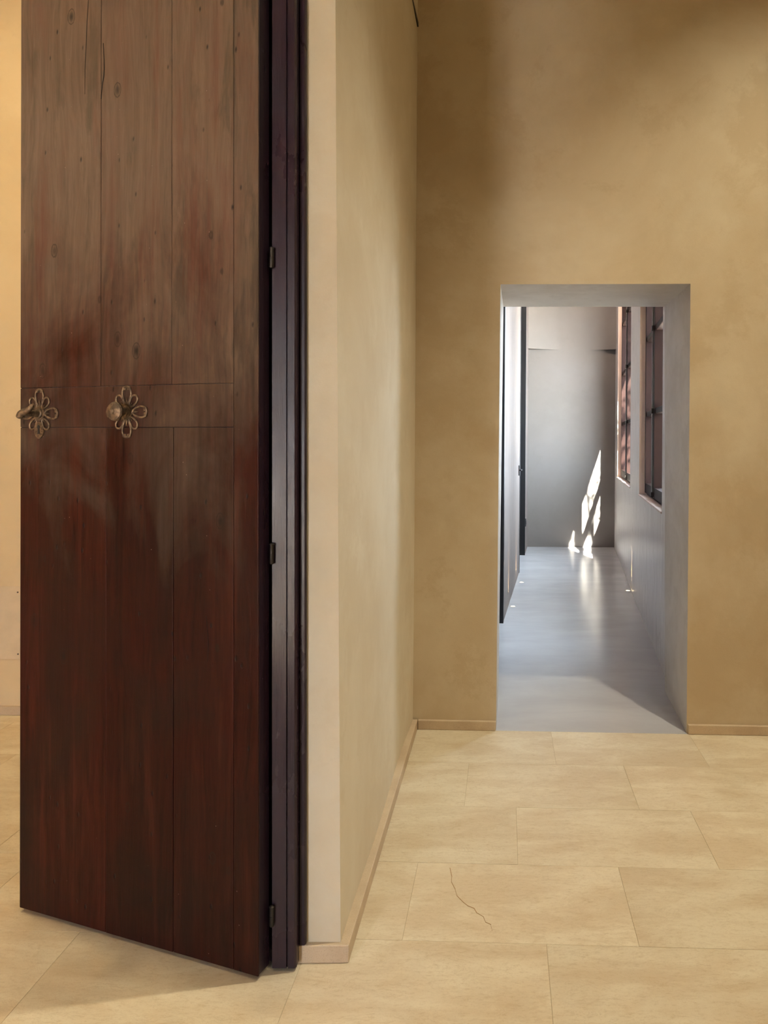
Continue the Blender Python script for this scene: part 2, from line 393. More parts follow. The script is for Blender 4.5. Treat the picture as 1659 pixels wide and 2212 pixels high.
# rusty hairline crack across one of the tiles (own thin body, set into the stone)
cr = [(972, 1875), (976, 1893), (975, 1905), (983, 1920), (987, 1935), (1002, 1950), (1011, 1957), (1024, 1962), (1030, 1972), (1044, 1980), (1049, 1992), (1060, 1997), (1063, 2010)]
mb = MB()
for (a, b) in zip(cr, cr[1:]):
    p, q = G(*a), G(*b); t = (q - p).normalized(); nn = Vector((-t.y, t.x, 0)) * random.uniform(0.0003, 0.0010); t = t * 0.001
    ring = [p - nn - t, q - nn + t, q + nn + t, p + nn - t]
    mb.prism([v + Vector((0, 0, -0.003)) for v in ring], [v + Vector((0, 0, 0.0006)) for v in ring])
tag(mb.build('crack', 'crack', fl), 'rusty hairline crack')

# corridor axes
WL0, WL1 = Vector((0.0107, 4.47, 0)), Vector((0.6465, 10.615, 0))
WR0, WR1 = Vector((1.178, 4.972, 0)), Vector((1.858, 10.63, 0))
dL = (WL1 - WL0).normalized(); nL = Vector((-dL.y, dL.x, 0))            # nL: into the wall
dR = (WR1 - WR0).normalized(); nR = Vector((dR.y, -dR.x, 0))            # nR: outwards
def tL(Y): return (Y - WL0.y) / dL.y
def tR(Y): return (Y - WR0.y) / dR.y
END_Y = 10.62
cf = MB().prism([R(-0.5, 3.842, -0.12), R(1.6, 3.842, -0.12), Vector((2.2, 10.9, -0.12)), Vector((0.1, 10.9, -0.12))],
                [R(-0.5, 3.842, 0), R(1.6, 3.842, 0), Vector((2.2, 10.9, 0)), Vector((0.1, 10.9, 0))]).build('corridor_floor', 'cement')
struct(cf, 'polished pale grey cement floor of the corridor', 'floor')

# ------------------------------------------------------------------ wall with the doorway
oL0, oL1 = Vector((0.086, 0, 0)), 0.090        # opening edge at the room face: bottom x, top x
def frontY(x): return R(0, YB).y - (x - R(0, YB).x) * math.tan(PHI)
ZT = 2.246
of = [Vector((0.083, frontY(0.083), 0)), Vector((0.091, frontY(0.091), ZT)), Vector((1.041, frontY(1.041), ZT + 0.003)), Vector((1.036, frontY(1.036), 0))]
ob = [Vector((0.109, YB2, 0)), Vector((0.1235, YB2, ZT - 0.003)), Vector((1.067, YB2, ZT + 0.003)), Vector((1.083, YB2, 0))]
xa, xb = R(-0.53, YB).x, R(XR, YB).x
fa = [Vector((xa, frontY(xa), 0)), Vector((xa, frontY(xa), CEIL)), Vector((xb, frontY(xb), CEIL)), Vector((xb, frontY(xb), 0))]
ba = [Vector((xa, YB2, 0)), Vector((xa, YB2, CEIL)), Vector((xb, YB2, CEIL)), Vector((xb, YB2, 0))]
mb = MB()
V = of + ob + fa + ba
mb.add(V, [(8, 0, 1, 9), (9, 1, 2, 10), (10, 2, 3, 11)], 0)
mb.add(V, [(12, 13, 5, 4), (13, 14, 6, 5), (14, 15, 7, 6), (8, 9, 13, 12), (9, 10, 14, 13), (10, 11, 15, 14), (8, 12, 4, 0), (3, 7, 15, 11)], 0)
mb.add(V, [(0, 4, 5, 1), (1, 5, 6, 2), (2, 6, 7, 3)], 1)
me_wall = mb
wb = mb.build('wall_back', ['plaster_warm', 'plaster_grey'])
bm = bmesh.new(); bm.from_mesh(wb.data); bmesh.ops.remove_doubles(bm, verts=bm.verts, dist=1e-5); bmesh.ops.recalc_face_normals(bm, faces=bm.faces); bm.to_mesh(wb.data); bm.free()
struct(wb, 'ochre limewashed wall pierced by the deep grey doorway', 'wall')

# ------------------------------------------------------------------ wall with the old door opening (left), gently uneven plaster
def undul(y, z): return 0.004 * math.sin(2.3 * z + 1.3 * y) + 0.003 * math.sin(5.1 * y + 0.7 * z) + 0.002 * math.sin(7.7 * z)
xc0, xc1 = -0.384, -0.336                       # world X of the wall face at the jamb corner / at the far corner
y0w, y1w = DOOR_Y, 3.90
NY, NZ = 30, 60
vs, fs = [], []
for j in range(NZ + 1):
    z = CEIL * j / NZ
    for i in range(NY + 1):
        t = i / NY; y = y0w + (y1w - y0w) * t
        x = xc0 + (xc1 - xc0) * t - 0.012 * min(z, 3.5) * (1 - t) ** 1.5 + undul(y, z) * min(1, 6 * t) * min(1, 6 * (1 - t))
        vs.append((x, y, z))
for j in range(NZ):
    for i in range(NY):
        a = j * (NY + 1) + i; fs.append((a, a + 1, a + NY + 2, a + NY + 1))
nf = len(vs)
back = []
for j in range(NZ + 1):
    z = CEIL * j / NZ
    back.append((-0.66 - LEAN * min(z, 3.5), y0w, z)); back.append((-0.62, y1w, z))
vs += back
for j in range(NZ):
    a, b = nf + 2 * j, nf + 2 * j + 2
    fs.append((a, j * (NY + 1), (j + 1) * (NY + 1), b))                 # jamb face
    fs.append((a + 1, b + 1, (j + 1) * (NY + 1) + NY, j * (NY + 1) + NY))
    fs.append((a, b, b + 1, a + 1))
fs.append(tuple(NZ * (NY + 1) + i for i in range(NY + 1)) + (nf + 2 * NZ + 1, nf + 2 * NZ))
mb = MB().add(vs, fs)
HEAD = 3.55
def rbox(mb, x0, x1, y0, y1, z0, z1, mi=0):
    return mb.prism([R(x0, y0, z0), R(x1, y0, z0), R(x1, y1, z0), R(x0, y1, z0)], [R(x0, y0, z1), R(x1, y0, z1), R(x1, y1, z1), R(x0, y1, z1)], mi)
rbox(mb, -0.73, -0.447, 0.25, 2.15, HEAD, CEIL)
rbox(mb, -0.73, -0.447, YF, 0.25, 0, CEIL)
wl = mb.build('wall_left', 'plaster_left', smooth=True)
struct(wl, 'pale uneven plaster wall beside the old wooden door', 'wall')

# ------------------------------------------------------------------ rest of the shell
struct(rbox(MB(), XR, XR + 0.2, YF - 0.3, YB + 0.6, 0, CEIL).build('wall_right', 'plaster_warm'), 'ochre side wall of the front room', 'wall')
mb = MB(); EX0, EX1, EZ = -2.26, -1.62, 2.25           # the house entrance stands open to the street daylight
rbox(mb, XH - 0.3, EX0, YF - 0.3, YF, 0, CEIL); rbox(mb, EX1, XR + 0.3, YF - 0.3, YF, 0, CEIL); rbox(mb, EX0, EX1, YF - 0.3, YF, EZ, CEIL)
struct(mb.build('wall_front', 'plaster_warm'), 'ochre wall with the open street entrance, opposite the doorway', 'wall')
struct(rbox(MB(), XH - 0.3, XH, YF - 0.3, YH + 0.2, 0, CEIL).build('hall_wall_left', 'plaster_hall'), 'golden side wall of the room behind the old door', 'wall')
struct(rbox(MB(), XH - 0.3, XR + 0.2, YF - 0.3, YH + 0.55, CEIL, CEIL + 0.25).build('ceiling', 'ceiling'), 'plaster ceiling over the front room', 'ceiling')
hw = struct(rbox(MB(), XH, -0.64, YH, YH + 0.3, 0, CEIL).build('hall_wall_back', 'plaster_hall'), 'golden plaster wall seen past the free edge of the old door', 'wall')
# flush access panel with screws on that wall
yP = R(-2.5, YH).y
pTR, pBR = at(38.5 + 1.5, 1267, yP), at(40, 1424, yP)
mb = MB(); x1p, x0p = pTR.x + 0.012, pTR.x - 0.62
def hx(x, off): return Vector((x, R(0, YH).y - (x - R(0, YH).x) * math.tan(PHI) - off, 0))
q = [hx(x0p, 0.004), hx(x1p, 0.004), hx(x1p, -0.01), hx(x0p, -0.01)]
mb.prism([v + Vector((0, 0, pBR.z)) for v in q], [v + Vector((0, 0, pTR.z)) for v in q])
pan = tag(mb.build('access_panel', 'panel', hw, bevel=0.0015, segs=1), 'flush painted access panel')
for sx, sy in ((38, 1279.5), (38.7, 1413)):
    c = at(sx, sy, yP - 0.004); c = hx(c.x, 0.0035) + Vector((0, 0, c.z))
    MB().lathe(c, (0, -1, 0), [(0, 0.0045), (0.002, 0.0045), (0.003, 0.003)], 12).build('screw', 'screw', pan)
for k in (0.3, 0.6): 
    for zz in (pTR.z - 0.03, pBR.z + 0.03):
        MB().lathe(hx(x1p - k, 0.0035) + Vector((0, 0, zz)), (0, -1, 0), [(0, 0.0045), (0.002, 0.0045), (0.003, 0.003)], 12).build('screw', 'screw', pan)

# ------------------------------------------------------------------ baseboards (low stone skirting)
def skirting(name, pts, outs, h, label):
    """pts: wall line, outs: same line offset into the room"""
    k = len(pts); mb = MB()
    ring = list(pts) + list(outs)[::-1]
    mb.prism([Vector((p.x, p.y, 0)) for p in ring], [Vector((p.x, p.y, h)) for p in ring])
    return struct(mb.build(name, 'stone', bevel=0.003), label, 'baseboard')
c_out = G(754.4, 2077); f_out = G(901.5, 1577)
skirting('baseboard_left', [Vector((-0.505, DOOR_Y + 0.012, 0)), Vector((xc0 - 0.02, DOOR_Y + 0.012, 0)), Vector((xc1 - 0.02, 3.853, 0))],
         [Vector((-0.505, 2.118, 0)), Vector((c_out.x, 2.122, 0)), Vector((f_out.x, 3.853, 0))], 0.050, 'low stone skirting wrapping the pale plaster wall and its jamb')
a0 = f_out.x + 0.002
def fw(x, off): return Vector((x, frontY(x) - off, 0))
skirting('baseboard_back', [fw(a0, -0.002), fw(0.082, -0.002)], [fw(a0, 0.017), fw(0.080, 0.017)], 0.047, 'short stone skirting between wall corner and doorway')
skirting('baseboard_back.001', [fw(1.039, -0.002), fw(xb - 0.05, -0.002)], [fw(1.041, 0.017), fw(xb - 0.05, 0.017)], 0.047, 'stone skirting running from the doorway into the lamplight')
skirting('baseboard_hall', [hx(XH + 0.3, -0.002), hx(-0.72, -0.002)], [hx(XH + 0.3, 0.016), hx(-0.72, 0.016)], 0.046, 'stone skirting behind the old door')

# ------------------------------------------------------------------ the old door leaf
A = G(558, 2111, 0.012); B = G(41.5, 1960.5, 0.012)
dl = (B - A); WID = dl.length; dl.normalize()
nl = Vector((dl.y, -dl.x, 0))
if nl.y > 0: nl = -nl                                  # towards the camera
TOPZ = 3.42
lr = (A.x - at(558, 0, A.y).x) / at(558, 0, A.y).z
ll = (B.x - at(45, 0, B.y).x) / at(45, 0, B.y).z
def LP(s, z, n=0.0):
    q = A + dl * s + nl * n; k = lr + (ll - lr) * s / WID
    return Vector((q.x - k * z, q.y, z))
def leaf_s(x, y):                                      # photo point -> (s, z) on the leaf face
    r = ray(x, y); n = nl; k = (A - Vector((0, 0, CAMH))).dot(n) / r.dot(n)
    p = Vector((0, 0, CAMH)) + r * k
    for _ in range(3):
        s = (p - A).dot(dl); kk = lr + (ll - lr) * s / WID
        q = Vector((p.x + kk * p.z, p.y, p.z)); s = (Vector((q.x, q.y, 0)) - Vector((A.x, A.y, 0))).dot(dl)
    return s, p.z
def lbox(mb, s0, s1, z0, z1, n0, n1, mi=0):
    return mb.prism([LP(s0, z0, n0), LP(s0, z0, n1), LP(s1, z0, n1), LP(s1, z0, n0)], [LP(s0, z1, n0), LP(s0, z1, n1), LP(s1, z1, n1), LP(s1, z1, n0)], mi)
door = struct(empty('door_1', (A.x, A.y, 0)), 'tall dark old wooden door leaf standing ajar with two brass fittings', 'door')
TH = 0.05
lbox(MB(), 0.0006, WID - 0.0006, 0.014, TOPZ, -TH, -0.0035).build('core', 'wood_dark', door, bevel=0.002, segs=1)
def sx(x, y=893): return leaf_s(x, y)[0]
sR = sx(506); RZ0, RZ1 = 1.486, 1.606
up = [WID, sx(219), sx(372), sR]
lo = [WID, sx(231), sx(376), sR]
G2 = 0.0006
def plank(s0, s1, z0, z1):
    s0, s1 = min(s0, s1), max(s0, s1)
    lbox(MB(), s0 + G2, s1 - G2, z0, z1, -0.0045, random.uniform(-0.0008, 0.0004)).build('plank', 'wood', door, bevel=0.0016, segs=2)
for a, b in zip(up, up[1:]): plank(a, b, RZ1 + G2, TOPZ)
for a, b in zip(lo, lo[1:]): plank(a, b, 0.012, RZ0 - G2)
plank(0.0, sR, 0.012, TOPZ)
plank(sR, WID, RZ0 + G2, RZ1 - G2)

def wood_crack(px, wd):
    mb = MB(); pts = [leaf_s(*q) for q in px]
    for i, (a, b) in enumerate(zip(pts, pts[1:])):
        w0, w1 = wd * (0.4 + 0.6 * math.sin(math.pi * i / (len(pts) - 1))), wd * (0.4 + 0.6 * math.sin(math.pi * (i + 1) / (len(pts) - 1)))
        mb.prism([LP(a[0] - w0, a[1], -0.002), LP(a[0] - w0, a[1], 0.0005), LP(a[0] + w0, a[1], 0.0005), LP(a[0] + w0, a[1], -0.002)],
                 [LP(b[0] - w1, b[1], -0.002), LP(b[0] - w1, b[1], 0.0005), LP(b[0] + w1, b[1], 0.0005), LP(b[0] + w1, b[1], -0.002)])
    mb.build('crack', 'gap', door)
wood_crack([(186, 205), (186.5, 150), (189, 100), (191, 50), (194, 0), (195, -60)], 0.0009)
wood_crack([(221, 215), (224, 185), (227, 165), (228, 150), (227.5, 130), (226, 95)], 0.0013)
wood_crack([(449, 1430), (451, 1390), (449, 1360), (446, 1330)], 0.0006)
# pierced petal plates with lever, keyhole and knob
def petal(mb, c, ang, r0, r1, wd, thick=0.0035, rim=0.0056, lobes=True, seg=34):
    def P(a, b, n):                                    # a along the petal, b across
        ds = a * math.cos(ang) - b * math.sin(ang); dz = a * math.sin(ang) + b * math.cos(ang)
        return LP(c[0] - ds, c[1] + dz, n)
    out, inn = [], []
    for k in range(seg):
        th = 2 * math.pi * k / seg
        a = (r0 + r1) / 2 + (r1 - r0) / 2 * math.cos(th)
        wloc = wd * (0.80 + 0.20 * math.cos(th)) if math.cos(th) < 0.5 else wd * 0.92
        b = wloc * math.sin(th)
        out.append((a, b))
        inn.append(((r0 + r1) / 2 + ((r1 - r0) / 2 - rim) * math.cos(th), (max(wloc - rim, 0.001)) * math.sin(th)))
    v = [P(a, b, 0.0008) for a, b in out] + [P(a, b, thick) for a, b in out]
    mid = [((o[0] + i[0]) / 2, (o[1] + i[1]) / 2) for o, i in zip(out, inn)]
    v += [P(a, b, thick + 0.0012) for a, b in mid] + [P(a, b, thick - 0.0004) for a, b in inn] + [P(a, b, 0.0008) for a, b in inn]
    f = []
    for L in range(4):
        for k in range(seg):
            k2 = (k + 1) % seg
            f.append((L * seg + k, L * seg + k2, (L + 1) * seg + k2, (L + 1) * seg + k))
    mb.add(v, f)
    if lobes:                                          # heart-shaped lobe that carries the nail at the tip
        for s_ in (-1, 1):
            lob = [(r1 - 0.0075 + 0.0058 * math.cos(t_ * math.pi / 5), s_ * wd * 0.33 + wd * 0.36 * math.sin(t_ * math.pi / 5)) for t_ in range(10)]
            mb.prism([P(a, b, 0.0008) for a, b in lob], [P(a, b, thick) for a, b in lob])
    # sun-ray spike in the foot of the petal
    sp = [(r0 * 0.7, -wd * 0.32), (r0 * 0.7, wd * 0.32), (r0 + (r1 - r0) * 0.42, 0.0)]
    mb.prism([P(a, b, 0.0008) for a, b in sp], [P(a, b, thick - 0.0006) for a, b in sp])
def ldisc(mb, c, r, n0, n1, seg=24):
    r1_ = [LP(c[0] - r * math.cos(2 * math.pi * k / seg), c[1] + r * math.sin(2 * math.pi * k / seg), n0) for k in range(seg)]
    r2_ = [LP(c[0] - r * math.cos(2 * math.pi * k / seg), c[1] + r * math.sin(2 * math.pi * k / seg), n1) for k in range(seg)]
    mb.prism(r1_, r2_)
def plate(c, keyhole):
    mb = MB()
    for k in range(4):
        if keyhole and k == 3: continue
        petal(mb, c, math.pi / 2 * k, 0.018, 0.076, 0.0225)
    for k, a in enumerate((52, 128, 232, 308)):
        petal(mb, c, math.radians(a), 0.016, 0.061, 0.0175, lobes=False)
    ldisc(mb, c, 0.022, 0.0008, 0.0045)
    if keyhole:
        seg = 24
        ring = [(c[0] - 0.0185 * math.cos(2 * math.pi * k / seg), c[1] - 0.050 + 0.026 * math.sin(2 * math.pi * k / seg)) for k in range(seg)]
        mb.prism([LP(a, b, 0.0008) for a, b in ring], [LP(a, b, 0.0045) for a, b in ring])
    o = tag(mb.build('escutcheon', 'brass', door, bevel=0.0), 'pierced petal-shaped tarnished brass plate')
    for s_, r in (((0.067, 0), 1), ((-0.067, 0), 1), ((0, 0.067), 1)) + (() if keyhole else (((0, -0.067), 1),)):
        q = LP(c[0] - s_[0], c[1] + s_[1], 0.0032)
        MB().lathe(q, nl, [(0, 0.0017), (0.0012, 0.0017), (0.0018, 0.001)], 10).build('nail', 'iron', o)
    if keyhole:
        kb = MB(); ldisc(kb, (c[0], c[1] - 0.041), 0.0062, 0.0043, 0.0052)
        pr = [(c[0] - 0.0026, c[1] - 0.043), (c[0] + 0.0026, c[1] - 0.043), (c[0] + 0.0052, c[1] - 0.062), (c[0] - 0.0052, c[1] - 0.062)]
        kb.prism([LP(a, b, 0.0043) for a, b in pr], [LP(a, b, 0.0052) for a, b in pr])
        tag(kb.build('keyhole', 'black', o), 'black keyhole')
        for s_ in (-0.0115, 0.0115):
            MB().lathe(LP(c[0] - s_, c[1] - 0.055, 0.0044), nl, [(0, 0.0024), (0.001, 0.0024), (0.0016, 0.0012)], 12).build('nail', 'brass', o)
    return o
cL = leaf_s(88, 893.5); cK = leaf_s(276.5, 890)
plate(cL, True); plate(cK, False)
# lever: neck out of the plate, then an S-shaped tapering grip
mb = MB()
def LQ(c, ds, dz, n): return LP(c[0] + ds, c[1] + dz, n)
mb.lathe(LQ(cL, 0, 0.0, 0.004), nl, [(0, 0.015), (0.004, 0.015), (0.006, 0.011), (0.030, 0.0095), (0.044, 0.0105), (0.050, 0.008)], 20)
pts = [(-0.034, 0.026, 0.050), (-0.028, 0.020, 0.050), (-0.018, 0.011, 0.051), (-0.004, 0.004, 0.052), (0.006, 0.001, 0.053), (0.012, -0.003, 0.054), (0.017, -0.009, 0.054), (0.019, -0.016, 0.054)]
sm = []
for i in range(len(pts) - 1):
    for k in range(3):
        sm.append(tuple(pts[i][q] + (pts[i + 1][q] - pts[i][q]) * k / 3 for q in range(3)))
sm.append(pts[-1])
N_ = len(sm)
rad = [0.0036 + 0.0070 * math.sin(min(1.0, i / (N_ - 1) * 1.15) * math.pi * 0.62) for i in range(N_)]
rad[-1] *= 0.5; rad[-2] *= 0.85
mb.tube([LQ(cL, a, b, n) for a, b, n in sm], rad, 14)
tag(mb.build('lever_handle', 'brass', door, smooth=True), 'dark S-shaped lever handle')
mb = MB().lathe(LQ(cK, 0, 0, 0.004), nl, [(0, 0.017), (0.003, 0.018), (0.005, 0.013), (0.009, 0.012), (0.011, 0.015), (0.013, 0.012), (0.026, 0.010), (0.032, 0.014), (0.036, 0.0255), (0.039, 0.0272), (0.042, 0.0272), (0.044, 0.0255), (0.046, 0.0250), (0.051, 0.0135), (0.052, 0.0085), (0.0545, 0.0080), (0.056, 0.0050), (0.0565, 0.0)], 36)
tag(mb.build('knob', 'brass', door, smooth=True), 'round turned door knob')
# pin hinges in the gap between leaf and post
for hy in (555, 1195, 1978):
    h = at(587, hy, A.y + 0.030)
    mb = MB().lathe((h.x, h.y, h.z - 0.030), (0, 0, 1), [(0, 0.004), (0.003, 0.0062), (0.028, 0.0062), (0.0285, 0.0052), (0.0295, 0.0062), (0.050, 0.0062), (0.053, 0.0075), (0.055, 0.0075), (0.058, 0.003)], 14)
    mb.build('hinge', 'iron', door, smooth=True)

# door frame: moulded hinge post plus a slim stop bead against the plaster
fr = struct(empty('door_frame', (-0.53, 2.14, 0)), 'dark moulded door post between the old door and the plaster jamb', 'door frame')
def extr(poly, z0, z1, lean=LEAN):
    return MB().prism([Vector((x - lean * z0, y, z0)) for x, y in poly], [Vector((x - lean * z1, y, z1)) for x, y in poly])
yf = 2.085
extr([(-0.5650, yf + 0.010), (-0.5620, yf), (-0.5235, yf), (-0.5225, yf + 0.006), (-0.5195, yf + 0.006), (-0.5185, yf), (-0.5010, yf), (-0.4965, yf + 0.006), (-0.4965, 2.25), (-0.5650, 2.25)], 0.010, TOPZ + 0.05).build('post', 'wood_dark', fr)
extr([(-0.4970, 2.122), (-0.4945, 2.117), (-0.4815, 2.117), (-0.4780, 2.122), (-0.4780, 2.16), (-0.4970, 2.16)], 0.052, TOPZ + 0.05, 0.0063).build('bead', 'wood_dark', fr)
extr([(-0.640, 2.152), (-0.5655, 2.124), (-0.5655, 2.30), (-0.640, 2.30)], 0.0, TOPZ + 0.05).build('back_post', 'wood_dark', fr)
mb = MB()
mb.prism([R(-0.70, 0.26, TOPZ + 0.05), R(-0.545, 0.26, TOPZ + 0.05), R(-0.545, 2.16, TOPZ + 0.05), R(-0.70, 2.16, TOPZ + 0.05)],
         [R(-0.70, 0.26, HEAD), R(-0.545, 0.26, HEAD), R(-0.545, 2.16, HEAD), R(-0.70, 2.16, HEAD)])
mb.build('head_rail', 'wood_dark', fr)

# ------------------------------------------------------------------ corridor shell
CZ = 3.9
def lseg(mb, Y0, Y1, z0, z1, n0=0.0, n1=0.3, mi=0): return mb.box(tL(Y0), tL(Y1), z0, z1, n0, n1, WL0, dL, nL, mi)
def rseg(mb, Y0, Y1, z0, z1, n0=0.0, n1=0.32, mi=0): return mb.box(tR(Y0), tR(Y1), z0, z1, n0, n1, WR0, dR, nR, mi)
D2, D3, DT = (4.80, 6.17), (8.47, 9.87), 3.45
mb = MB()
for a, b, z0, z1 in ((4.47, D2[0], 0, CZ), (D2[0], D2[1], DT, CZ), (D2[1], D3[0], 0, CZ), (D3[0], D3[1], DT, CZ), (D3[1], 10.7, 0, CZ)): lseg(mb, a, b, z0, z1)
struct(mb.build('corridor_wall_left', 'stucco'), 'pale stucco corridor wall holding two recessed dark doors', 'wall')
W1, W2, SILL, WT = (4.98, 6.706), (7.76, 10.04), 1.0, 3.62
mb = MB()
rseg(mb, 4.47, W1[0], 0, CZ); rseg(mb, W1[0], W1[1], 0, SILL - 0.012); rseg(mb, W1[0], W1[1], WT, CZ); rseg(mb, W1[1], W2[0], 0, CZ)
rseg(mb, W2[0], W2[1], 0, SILL - 0.012); rseg(mb, W2[0], W2[1], WT, CZ); rseg(mb, W1[0], W1[1], 3.12, WT, 0.20, 0.32); rseg(mb, W2[0], W2[1], 3.12, WT, 0.20, 0.32); rseg(mb, W2[1], 10.7, 0, CZ)
cwr = struct(mb.build('corridor_wall_right', 'stucco_pale'), 'streaky polished stucco corridor wall under the two windows', 'wall')
# end wall: flat below a ledge, hollowed above it so the corners stand forward
def ew(x, off=0.0): return Vector((x, END_Y - off, 0))
mb = MB(); x0e, x1e = 0.45, 2.2
mb.prism([Vector((x0e, END_Y, 0)), Vector((x1e, END_Y, 0)), Vector((x1e, END_Y + 0.3, 0)), Vector((x0e, END_Y + 0.3, 0))],
         [Vector((x0e, END_Y, CZ)), Vector((x1e, END_Y, CZ)), Vector((x1e, END_Y + 0.3, CZ)), Vector((x0e, END_Y + 0.3, CZ))])
SEG = 40; LED = 2.74
prof = []
for i in range(SEG + 1):
    t = i / SEG; x = 0.62 + (1.92 - 0.62) * t; d = abs(t - 0.5) * 2
    prof.append((x, 0.0015 + 0.17 * max(0, (d - 0.30) / 0.70) ** 1.6))
vs = [(x, END_Y - o_, LED) for x, o_ in prof] + [(x, END_Y - o_, CZ) for x, o_ in prof] + [(x, END_Y + 0.01, LED) for x, o_ in prof]
k = SEG + 1
fs = [(i, i + 1, k + i + 1, k + i) for i in range(SEG)] + [(2 * k + i, 2 * k + i + 1, i + 1, i) for i in range(SEG)]
mb.add(vs, fs)
struct(mb.build('corridor_wall_end', 'stucco_end', smooth=True), 'plain grey end wall of the corridor with sun patches', 'wall')
struct(MB().prism([Vector((-0.5, YB2, CZ)), Vector((1.6, YB2, CZ)), Vector((2.3, 10.95, CZ)), Vector((0.1, 10.95, CZ))],
                  [Vector((-0.5, YB2, CZ + 0.2)), Vector((1.6, YB2, CZ + 0.2)), Vector((2.3, 10.95, CZ + 0.2)), Vector((0.1, 10.95, CZ + 0.2))]).build('corridor_ceiling', 'stucco_end'), 'plaster ceiling over the corridor', 'ceiling')

# recessed dark corridor doors
def cdoor(name, Y0, Y1, label, handle):
    d = struct(empty(name, WL0 + dL * tL((Y0 + Y1) / 2)), label, 'door')
    lseg(MB(), Y0, Y0 + 0.06, 0, DT, -0.004, 0.12).build('frame_post', 'black', d, bevel=0.002, segs=1)
    lseg(MB(), Y1 - 0.06, Y1 - 0.001, 0, DT, -0.004, 0.12).build('frame_post', 'black', d, bevel=0.002, segs=1)
    lseg(MB(), Y0 + 0.06, Y1 - 0.06, DT - 0.06, DT, -0.004, 0.12).build('frame_head', 'black', d, bevel=0.002, segs=1)
    lseg(MB(), Y0 + 0.061, Y1 - 0.061, 0.008, DT - 0.061, 0.062, 0.10).build('panel', 'wood_dark', d, bevel=0.002, segs=1)
    if handle:
        mb = MB(); lseg(mb, Y0 - 0.20, Y0 - 0.16, 1.09, 1.20, -0.010, 0.002)
        lseg(mb, Y0 - 0.19, Y0 - 0.02, 1.14, 1.155, -0.030, -0.018); lseg(mb, Y0 - 0.19, Y0 - 0.172, 1.14, 1.155, -0.020, -0.009)
        tag(mb.build('handle', 'black', d), 'small black lever handle')
    return d
cdoor('door_2', *D2, 'dark recessed door just past the doorway in the corridor', False)
cdoor('door_3', *D3, 'dark recessed door near the end wall of the corridor', True)

# windows in the corridor
ZM = (1.70, 2.345, 2.99)
def window(name, Y0, Y1, Yc, sill_joints, label):
    o = struct(empty(name, WR0 + dR * tR((Y0 + Y1) / 2) + Vector((0, 0, SILL))), label, 'window')
    # pinkish plaster linings of the reveal
    rv = MB(); rseg(rv, Y1 - 0.004, Y1 + 0.002, SILL, WT, 0.0005, 0.07); rseg(rv, Y0 - 0.002, Y0 + 0.004, SILL, WT, 0.0005, 0.07)
    rv.build('reveal', 'reveal_pink', o)
    # fixed frame with deep outer lining
    f = MB(); fw_ = 0.045
    for (a, b) in ((Y0, Y0 + fw_), (Y1 - fw_, Y1)):
        rseg(f, a, b, SILL, WT, 0.070, 0.125)
        rseg(f, a if a == Y0 else b - 0.02, a + 0.02 if a == Y0 else b, SILL, 3.12, 0.125, 0.315)
    rseg(f, Y0, Y1, WT - fw_, WT, 0.07, 0.195); rseg(f, Y0, Y1, SILL - 0.004, SILL + 0.02, 0.07, 0.315)
    f.build('frame', 'wood_window', o)
    for a, b, meet in ((Y0 + fw_, Yc, 1), (Yc, Y1 - fw_, -1)):
        s = MB(); sw = 0.065
        rseg(s, a + 0.002, a + sw, SILL + 0.022, WT - fw_ - 0.002, 0.044, 0.116); rseg(s, b - sw, b - 0.002, SILL + 0.022, WT - fw_ - 0.002, 0.044, 0.116)
        rseg(s, a + sw, b - sw, SILL + 0.022, SILL + 0.105, 0.046, 0.114); rseg(s, a + sw, b - sw, WT - fw_ - 0.08, WT - fw_ - 0.002, 0.046, 0.114)
        so = s.build('sash', 'wood_window', o)
        for z in ZM: rseg(MB(), a + sw, b - sw, z - 0.022, z + 0.022, 0.052, 0.112).build('glazing_bar', 'wood_window', so, bevel=0.004, segs=1)
        zs = [SILL + 0.105] + list(ZM) + [WT - fw_ - 0.08]
        for z0, z1 in zip(zs, zs[1:]):
            rseg(MB(), a + sw - 0.006, b - sw + 0.006, z0 + 0.012, z1 - 0.012, 0.107, 0.110).build('pane', 'glass', so)
    # espagnolette rod with keepers at the meeting stiles
    rp = WR0 + dR * tR(Yc - 0.01) + nR * 0.034
    rd = MB().tube([(rp.x, rp.y, SILL + 0.03), (rp.x, rp.y, WT - 0.08)], 0.006, 10)
    ro = rd.build('bolt_rod', 'rod', o, smooth=True)
    for z in (SILL + 0.05,) + ZM: rseg(MB(), Yc - 0.035, Yc + 0.015, z - 0.02, z + 0.02, 0.024, 0.0438).build('keeper', 'iron', ro, bevel=0.003, segs=1)
    js = sill_joints
    for a, b in zip(js, js[1:]):
        rseg(MB(), b + 0.007, a - 0.007, SILL - 0.011, SILL + 0.004, -0.007, 0.068).build('sill_tile', 'sill', o, bevel=0.003, segs=1)
    return o
window('window_1', *W1, 5.965, (6.703, 6.03, 5.42, 4.985), 'dark wooden casement window next to the doorway, in shade')
window('window_2', *W2, 8.95, (10.037, 9.27, 8.52, 7.765), 'dark wooden casement window beside the end wall, catching the sun')

